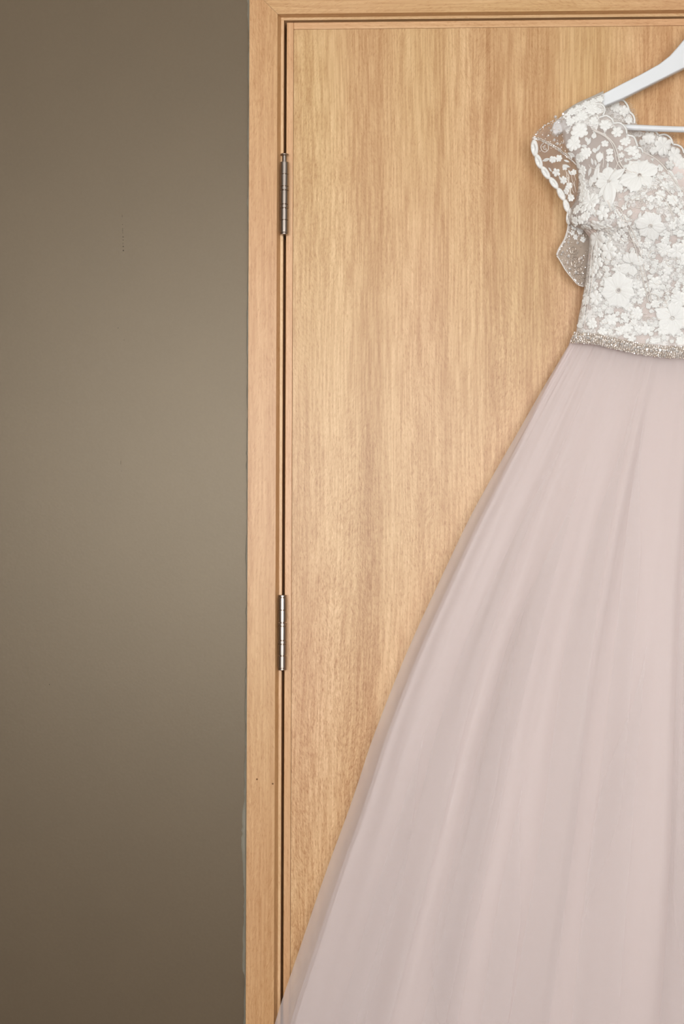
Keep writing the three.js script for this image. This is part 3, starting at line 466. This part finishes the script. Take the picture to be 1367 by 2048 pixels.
// --- cap sleeve
const slOut = smoothTable([[236, 1112], [250, 1088], [262, 1072], [275, 1063], [295, 1066], [325, 1076], [346, 1091], [366, 1108], [388, 1124], [412, 1135], [432, 1138]]);
const slIn = smoothTable([[236, 1122], [262, 1124], [290, 1130], [330, 1152], [370, 1158], [400, 1152], [425, 1141], [432, 1140]]);
const PS = (px, py, off = 0) => { const a = slOut(py), b = slIn(py), t = clamp((px - a) / Math.max(4, b - a)); return at(px, py, lerp(0.040, zSide(py) + 0.002, t) + 0.006 * Math.sin(Math.PI * t) + off); };
pair('cap_sleeve', gridGeo(16, 60, (u, v) => { const py = lerp(236, 432, v); return PS(lerp(slOut(py), Math.max(slOut(py) + 1, slIn(py)), u), py); }), MAT.netThin);
pair('cap_sleeve_back', gridGeo(16, 60, (u, v) => { const py = lerp(236, 432, v), p = PS(lerp(slOut(py), Math.max(slOut(py) + 1, slIn(py)), u), py); p.z = 0.018; return p; }), MAT.netThin);
const loopGeo = (() => { // oval loop with a sunken middle
  return gridGeo(24, 7, (u, v) => { const a = u * Math.PI * 2, w = 1 - v, z = v < 0.02 ? -0.1 : 0.15 * Math.sin(Math.PI * Math.min(1, v * 1.35)) - (v > 0.75 ? 0.08 : 0); return V(Math.cos(a) * 0.47 * w, Math.sin(a) * w, z); }, true);
})();
for (const [x, y, l, deg] of [[1067.5, 296, 15.5, -8], [1076, 323, 14.5, -22], [1090, 345.5, 14.5, -34], [1106.5, 366, 14, -38], [1121.5, 388, 14.5, -30], [1132, 411, 14, -18], [1136.5, 433, 13, 0]]) { place('sleeve_edge_loop', loopGeo, MAT.lace, PS, x, y, l, -deg * Math.PI / 180 + Math.PI, 0.002); }
for (const [x, y, r, v] of [[1111, 345, 9, 3], [1126, 361, 8, 1], [1104, 320, 7, 0], [1117, 317, 7, 1], [1137, 372, 8, 3], [1141, 395, 8, 2], [1131, 383, 6, 0], [1147, 345, 6, 1], [1129, 335, 6, 3]]) flower(x, y, r, PS, v);
for (const [x, y, l, d] of [[1084, 322, 16, 75], [1098, 323, 12, 60], [1124, 330, 16, 105], [1117, 352, 12, 150], [1132, 372, 14, 165], [1140, 385, 14, 170], [1127, 320, 12, 110], [1136, 340, 12, 150], [1096, 335, 10, 140]]) leaf(x, y, l, d, PS, 2);
for (let k = 0; k < 16; k++) { const x = 1130 + R1() * 18, y = 335 + R1() * 45; cord([[x, y], [x + 3 - R1() * 5, y + 9], [x + 4 - R1() * 6, y + 18 + R1() * 8]], 0.0003, PS, 'sleeve_thread', MAT.lash); }
cord([[1088, 285], [1081, 292], [1083, 301], [1090, 304], [1096, 298], [1095, 288]], 0.0006, PS); cord([[1090, 290], [1086, 294], [1088, 299], [1092, 297]], 0.0005, PS);
cord([[1064, 276], [1080, 278], [1100, 290], [1122, 305], [1142, 320], [1152, 330]], 0.0008, PS);

// --- side panel of beaded net behind the front
const wingL = smoothTable([[440, 1137], [462, 1134], [480, 1128], [498, 1117], [510, 1112], [518, 1117], [540, 1131], [556, 1144], [568, 1154], [574, 1162]]);
const PW = (px, py, off = 0) => at(px, py, 0.027 + 0.004 * Math.sin((px - 1110) / 14) + off);
pair('beaded_side_panel', gridGeo(16, 40, (u, v) => { const py = lerp(440, 574, v); return PW(lerp(wingL(py), 1180, u), py); }), MAT.beadCloth);
for (const [cx, cy, r] of [[1151, 522, 13], [1146, 500, 9], [1157, 540, 9]]) { const p = []; for (let q = 0; q < 16; q++) { const a = q * 0.62, k = r * (1 - q / 19); p.push([cx + Math.cos(a) * k, cy + Math.sin(a) * k * 1.15]); } cord(p, 0.0007, PW, 'bead_swirl', MAT.silver); }
cord([[1137, 445], [1134, 462], [1128, 480], [1117, 499], [1113, 510]], 0.0015, PW, 'panel_binding', MAT.cord); cord([[1113, 512], [1118, 519], [1131, 541], [1144, 557], [1155, 569], [1166, 573]], 0.0009, PW, 'panel_binding', MAT.cord);
for (const [x, y, r, v] of [[1148, 452, 8, 1], [1160, 462, 7, 2], [1144, 466, 6, 3], [1165, 478, 6, 0], [1150, 474, 5, 1]]) flower(x, y, r, PW, v);

// --- crystals and beads
const crystalGeo = new THREE.IcosahedronGeometry(1, 0), beadGeo = new THREE.IcosahedronGeometry(1, 1);
function crystal(P, x, y, r, off = 0.003) { const f = frameAt(P, x, y, off), m = mesh('crystal', crystalGeo, MAT.crystal, null); m.rotation.set(R1() * 6, R1() * 6, R1() * 6); m.scale.setScalar(r * f.scale); m.position.copy(f.p).sub(dress.position); dress.add(m); return m; }
const seed = { pearl: [], silver: [], crystal: [] };
function bead(P, x, y, r, kind, off = 0.002) { const g = (kind === 'crystal' ? crystalGeo : beadGeo).clone(), s = r / 1500; g.rotateX(R1() * 6); g.rotateY(R1() * 6); g.scale(s, s, s); const p = P(x, y, off); g.translate(p.x, p.y, p.z); seed[kind].push(g); }
for (const [x, y, r] of [[1124, 504, 3.4], [1136.5, 512, 4], [1136, 485, 3], [1154, 486, 3], [1161.5, 516, 4], [1134, 526, 3.2], [1138.5, 538, 3.2], [1150.5, 545, 4.2], [1154, 567, 3], [1138, 478, 2.4], [1122, 509, 2.6], [1163, 567, 2.4]]) crystal(PW, x, y, r);
for (const [x, y, r] of [[1110, 234, 3], [1125.5, 228, 3.4], [1131, 233, 2.6], [1122, 242, 2.6], [1101, 261, 2.8], [1108, 280, 3.4], [1114, 287, 3.4], [1141, 316, 3.6], [1118, 300, 3.2], [1098, 289, 2.8], [1117, 266, 2.4], [1096, 271, 2.4]]) crystal(PS, x, y, r, 0.004);
{
  const line = new THREE.CatmullRomCurve3([[1066, 275], [1080, 279], [1096, 287], [1112, 296], [1128, 308], [1142, 319]].map(([x, y]) => V(x, y, 0)));
  for (let i = 0; i <= 34; i++) for (const o of [-2.2, 1.8]) { const p = line.getPointAt(i / 34); bead(PS, p.x + R1(), p.y + o + R1(), 1.3 + 0.8 * R1(), R1() < 0.5 ? 'crystal' : 'silver', 0.003); }
  const sh = new THREE.CatmullRomCurve3([[1066, 272], [1080, 256], [1096, 245], [1112, 236], [1128, 229]].map(([x, y]) => V(x, y, 0)));
  for (let i = 0; i <= 26; i++) { const p = sh.getPointAt(i / 26); bead(PS, p.x + R1() * 3 - 1.5, Math.max(238, p.y + R1() * 3 + 1), 1.1 + 0.9 * R1(), R1() < 0.6 ? 'crystal' : 'silver', 0.003); }
  for (let i = 0; i < 70; i++) { const x = 1078 + R1() * 60, y = 244 + R1() * 64; if (x > slOut(y) + 2 && x < slIn(y)) bead(PS, x, y, 0.8 + 0.7 * R1(), R1() < 0.5 ? 'crystal' : 'pearl', 0.003); }
  for (let i = 0; i < 190; i++) { const y = 445 + R1() * 126, x = lerp(wingL(y) + 1, 1174, R1()); bead(PW, x, y, 0.7 + 0.9 * R1(), R1() < 0.4 ? 'crystal' : R1() < 0.6 ? 'silver' : 'pearl', 0.002); }
  for (let i = 0; i < 60; i++) { const y = lerp(442, 572, i / 59); bead(PW, wingL(y) + 1.5 + R1() * 2, y, 0.9 + 0.7 * R1(), 'crystal', 0.002); }
}
mesh('seed_beads', mergeGeometries(seed.crystal), MAT.crystal, dress, 'stuff'); mesh('seed_pearls', mergeGeometries(seed.pearl), MAT.pearl, dress, 'stuff'); mesh('silver_beads', mergeGeometries(seed.silver), MAT.silver, dress, 'stuff');
// --- belt
{
  seed.pearl.length = seed.silver.length = seed.crystal.length = 0;
  const zb = (px) => { const s = clamp((px - 1139) / (CX - 1139)); return lerp(0.034, 0.078, Math.sqrt(Math.max(0, 1 - (1 - s) ** 2.2))); };
  const PBelt = (px, py, off = 0) => cloth(px, py, zb(px) + 0.002 + off);
  const yb = (px, v) => lerp(beltTop(px), beltBot(px), v), xb = (u, v) => lerp(lerp(1149, 1140, v), CX, u);
  const belt = mesh('beaded_belt', both(gridGeo(60, 6, (u, v) => { const x = xb(u, v); return PBelt(x, yb(x, v), 0.0012 * Math.sin(Math.PI * v)); })), MAT.beadCloth, dress);
  const rows = [[0.06, 1.7, 4.2], [0.2, 2.0, 4.6], [0.36, 1.6, 4.4], [0.5, 2.2, 6], [0.66, 1.8, 4.6], [0.8, 2.1, 4.6], [0.95, 1.7, 4.0]];
  for (const [v, r, step] of rows) for (let d = 0; d < CX - 1140; d += step * (0.85 + 0.3 * R1())) { const u = d / (CX - 1140), vv = v + (R1() - 0.5) * 0.11, x = xb(u, vv), k = R1(); bead(PBelt, x, yb(x, vv), r * (0.75 + 0.5 * R1()), k < 0.42 ? 'crystal' : k < 0.72 ? 'pearl' : 'silver', 0.0022); }
  for (const kind of ['crystal', 'pearl', 'silver']) { const g = mergeGeometries(seed[kind]); const m = mesh(`${kind === 'crystal' ? 'faceted' : kind}_beads`, mergeGeometries([g, mirrored(g, XC)]), MAT[kind], belt, 'stuff'); m.position.set(0, 0, 0); }
  for (let d = 5; d < CX - 1140; d += 8.6) { const u = d / (CX - 1140), v = 0.42 + 0.2 * Math.sin(d * 0.21) * R1(), x = xb(u, v), m = crystal(PBelt, x, yb(x, v), 3.6 + 0.9 * R1(), 0.0035); belt.add(m); m.position.add(dress.position); if (x < 1405) { const c = m.clone(); c.position.x = 2 * XC - c.position.x; belt.add(c); } }
}

mesh('lace_flowers', mergeGeometries(otherHalf), MAT.lace, dress, 'stuff');

// --- skirt: lining, gathered tulle and a sheer outer tulle
{
  const sil = smoothTable([[684, 1140], [733, 1111], [792, 1076], [866, 1034], [958, 981], [1035, 939], [1116, 900], [1300, 815], [1476, 745], [1564, 716], [1639, 690], [1706, 665], [1802, 631], [1885, 603], [2008, 561], [2048, 549], [2300, 470], [2500, 415]]);
  const yTop = at(CX, 700, 0.05).y, yWaistL = at(1142, 684, 0.04).y;
  // world tables along the height
  const rowsA = []; const depth = smoothTable([[0, 0.046], [0.15, 0.060], [0.4, 0.085], [0.75, 0.12], [1, 0.14], [1.3, 0.16]]), back = smoothTable([[0, 0.030], [0.25, 0.040], [0.6, 0.034], [1, 0.028], [1.3, 0.028]]);
  for (let py = 684; py <= 2500; py += 16) { const t = (py - 690) / (2048 - 690), p = at(sil(py), py, back(t)); rowsA.push([-p.y, XC - p.x, t]); }
  const aOf = table(rowsA.map((r) => [r[0], r[1]])), tOf = table(rowsA.map((r) => [r[0], r[2]]));
  // folds: [place across the half-width (0 edge, 1 middle), rise width, drop width, height in mm, start, end along the length]
  const F = [[0.05, 0.03, 0.014, 3, 0.05, 0.6], [0.115, 0.05, 0.03, 3.5, 0, 1.4], [0.175, 0.05, 0.025, 3, 0.35, 1.4], [0.25, 0.06, 0.022, 8, 0.02, 1.4], [0.31, 0.04, 0.03, 4, 0.5, 1.4], [0.375, 0.055, 0.05, 13, 0.12, 1.0], [0.44, 0.05, 0.025, 5, 0.55, 1.4], [0.515, 0.07, 0.06, 5, 0.3, 1.4], [0.585, 0.07, 0.020, 10, 0.0, 1.4], [0.65, 0.05, 0.04, 3, 0.4, 1.4], [0.72, 0.07, 0.06, 9, 0.25, 1.4], [0.825, 0.06, 0.018, 7, 0.05, 1.4], [0.9, 0.05, 0.03, 5, 0.0, 0.7], [0.96, 0.05, 0.04, 6, 0.2, 1.4],
    [1.08, 0.07, 0.05, 5, 0, 1.4], [1.16, 0.06, 0.03, 8, 0.1, 1.4], [1.27, 0.06, 0.014, 10, 0, 1.4], [1.4, 0.06, 0.03, 8, 0, 1.4], [1.52, 0.06, 0.015, 9, 0, 1.4], [1.63, 0.05, 0.03, 7, 0, 1.4], [1.74, 0.05, 0.015, 9, 0, 1.4], [1.86, 0.05, 0.02, 5, 0, 1.4]];
  const wav = noise2(71, 40, 6), wav2 = noise2(72, 90, 5), gat = noise2(73, 220, 3);
  const surf = (k, dz, foldK, seedShift) => (s, v) => {
      const hem = HEM + dz * 0.5;
      const ph = s * Math.PI * 2, front = ph <= Math.PI;
      const u0 = 1 - Math.cos(ph);                                   // 0 left edge, 1 middle, 2 right edge
      const yTopHere = lerp(yWaistL + 0.006, yTop + 0.004, Math.sin(Math.min(ph, Math.PI)) ** 1.2 * (front ? 1 : 0));
      const y = lerp(yTopHere, hem, v), t = tOf(-y), a = aOf(-y) - k * smooth(-0.05, 0.25, t) * (0.55 + 0.45 * t), b = depth(t), z0 = back(t);
      let x = XC - a * Math.cos(ph), z = front ? z0 + b * Math.pow(Math.max(0, Math.sin(ph)), 1.7) : z0 + (z0 - 0.008) * Math.sin(ph) * 0.98;
      let d = 0;
      if (front) {
        for (const [fu, wr, wd, h, s0, s1] of F) {
          const dr = 0.012 * wav(fu * 31 + seedShift, t * 3), q = u0 - fu - dr - seedShift * 0.0016; if (q < -4 * wr || q > 4 * wd) continue;
          const prof = q < 0 ? Math.exp(-((q / wr) ** 2)) : Math.exp(-((q / wd) ** 2));
          d += prof * h * 0.001 * smooth(s0 - 0.12, s0 + 0.35, t) * (1 - smooth(s1 - 0.2, s1 + 0.25, t)) * foldK;
        }
        d += 0.003 * wav(u0 * 20 + seedShift * 3, t * 2.2) * smooth(0.1, 0.7, t) * foldK + 0.0012 * wav2(u0 * 45 + seedShift, t * 3) * smooth(0, 0.4, t) * foldK;
        d += 0.0011 * gat(u0 * 110 + seedShift * 7, t * 3) * (1 - smooth(0.0, 0.3, t)) * smooth(-0.02, 0.02, t) * foldK;
        d *= smooth(0, 0.35, Math.sin(ph));
      } else d = 0.004 * wav(u0 * 12 + 3, t * 2) * smooth(0, 0.3, t) * Math.min(1, -Math.sin(ph) * 3) * 0.5;
      const nx = -Math.cos(ph) * b, nz = Math.sin(ph) * a, nl = Math.hypot(nx, nz) || 1;
      x += nx / nl * d; z += Math.abs(nz / nl) * d; z -= dz * 0.3 * Math.max(0, Math.sin(ph));
      return V(x, y, Math.max(0.004, z));
  };
  function shell(name, mat, k, dz, foldK, seedShift, nPhi, nY, label) {
    const g = gridGeo(nPhi, nY, surf(k, dz, foldK, seedShift), true);
    const m = mesh(name, g, mat, dress); if (label) m.userData.label = label; return m;
  }
  shell('skirt_lining', MAT.skirtLining, 0.027, 0.10, 1.5, 3, 360, 120, 'blush satin lining under the tulle');
  shell('tulle_layer', MAT.tulleMid, 0.021, 0.05, 0.9, 2, 420, 130, 'gathered blush tulle under the sheer outer layer');
  shell('tulle_layer', MAT.tulle, 0, 0.0, 1.0, 0, 460, 140, 'sheer outer tulle layer in blush pink');
  // loose folds of tulle lying over the outer layer: [place of the crisp edge, width at the hem, side it falls to, start, end]
  const over = surf(0, -0.018, 1.0, 0), sOf = (u) => Math.acos(clamp(1 - u, -1, 1)) / (2 * Math.PI);
  for (const [u, w, dir, s0, s1] of [[0.255, 0.075, -1, 0.05, 1], [0.335, 0.05, 1, 0.25, 1], [0.40, 0.09, -1, 0.12, 0.8], [0.455, 0.06, 1, 0.45, 1], [0.595, 0.085, -1, 0.0, 1], [0.655, 0.06, 1, 0.06, 0.62], [0.745, 0.10, -1, 0.3, 1], [0.84, 0.06, 1, 0.04, 1], [0.93, 0.07, -1, 0.0, 0.75], [0.155, 0.06, 1, 0.4, 1], [1.12, 0.09, 1, 0.05, 1], [1.3, 0.09, -1, 0.0, 1], [1.5, 0.09, 1, 0.1, 1], [1.7, 0.07, -1, 0.0, 1]])
    mesh('tulle_fold', gridGeo(26, 130, (p, q) => { const v = lerp(s0 + 0.012, s1 * 0.998, q), fade = smooth(0, 0.3, q) * (s1 < 1 ? 1 - smooth(0.75, 1, q) : 1), drift = 0.012 * wav(u * 40 + 5, v * 3.5) * smooth(0, 0.2, v) - 0.05 * (1 - v) * (u > 0.5 && u < 0.7 ? 1 : 0) * (1 - smooth(0.1, 0.5, v)); return over(sOf(u + drift + dir * w * (0.015 + 0.985 * fade) * p), v); }), MAT.tulleFold, dress);
}

renderer.render(scene, camera);
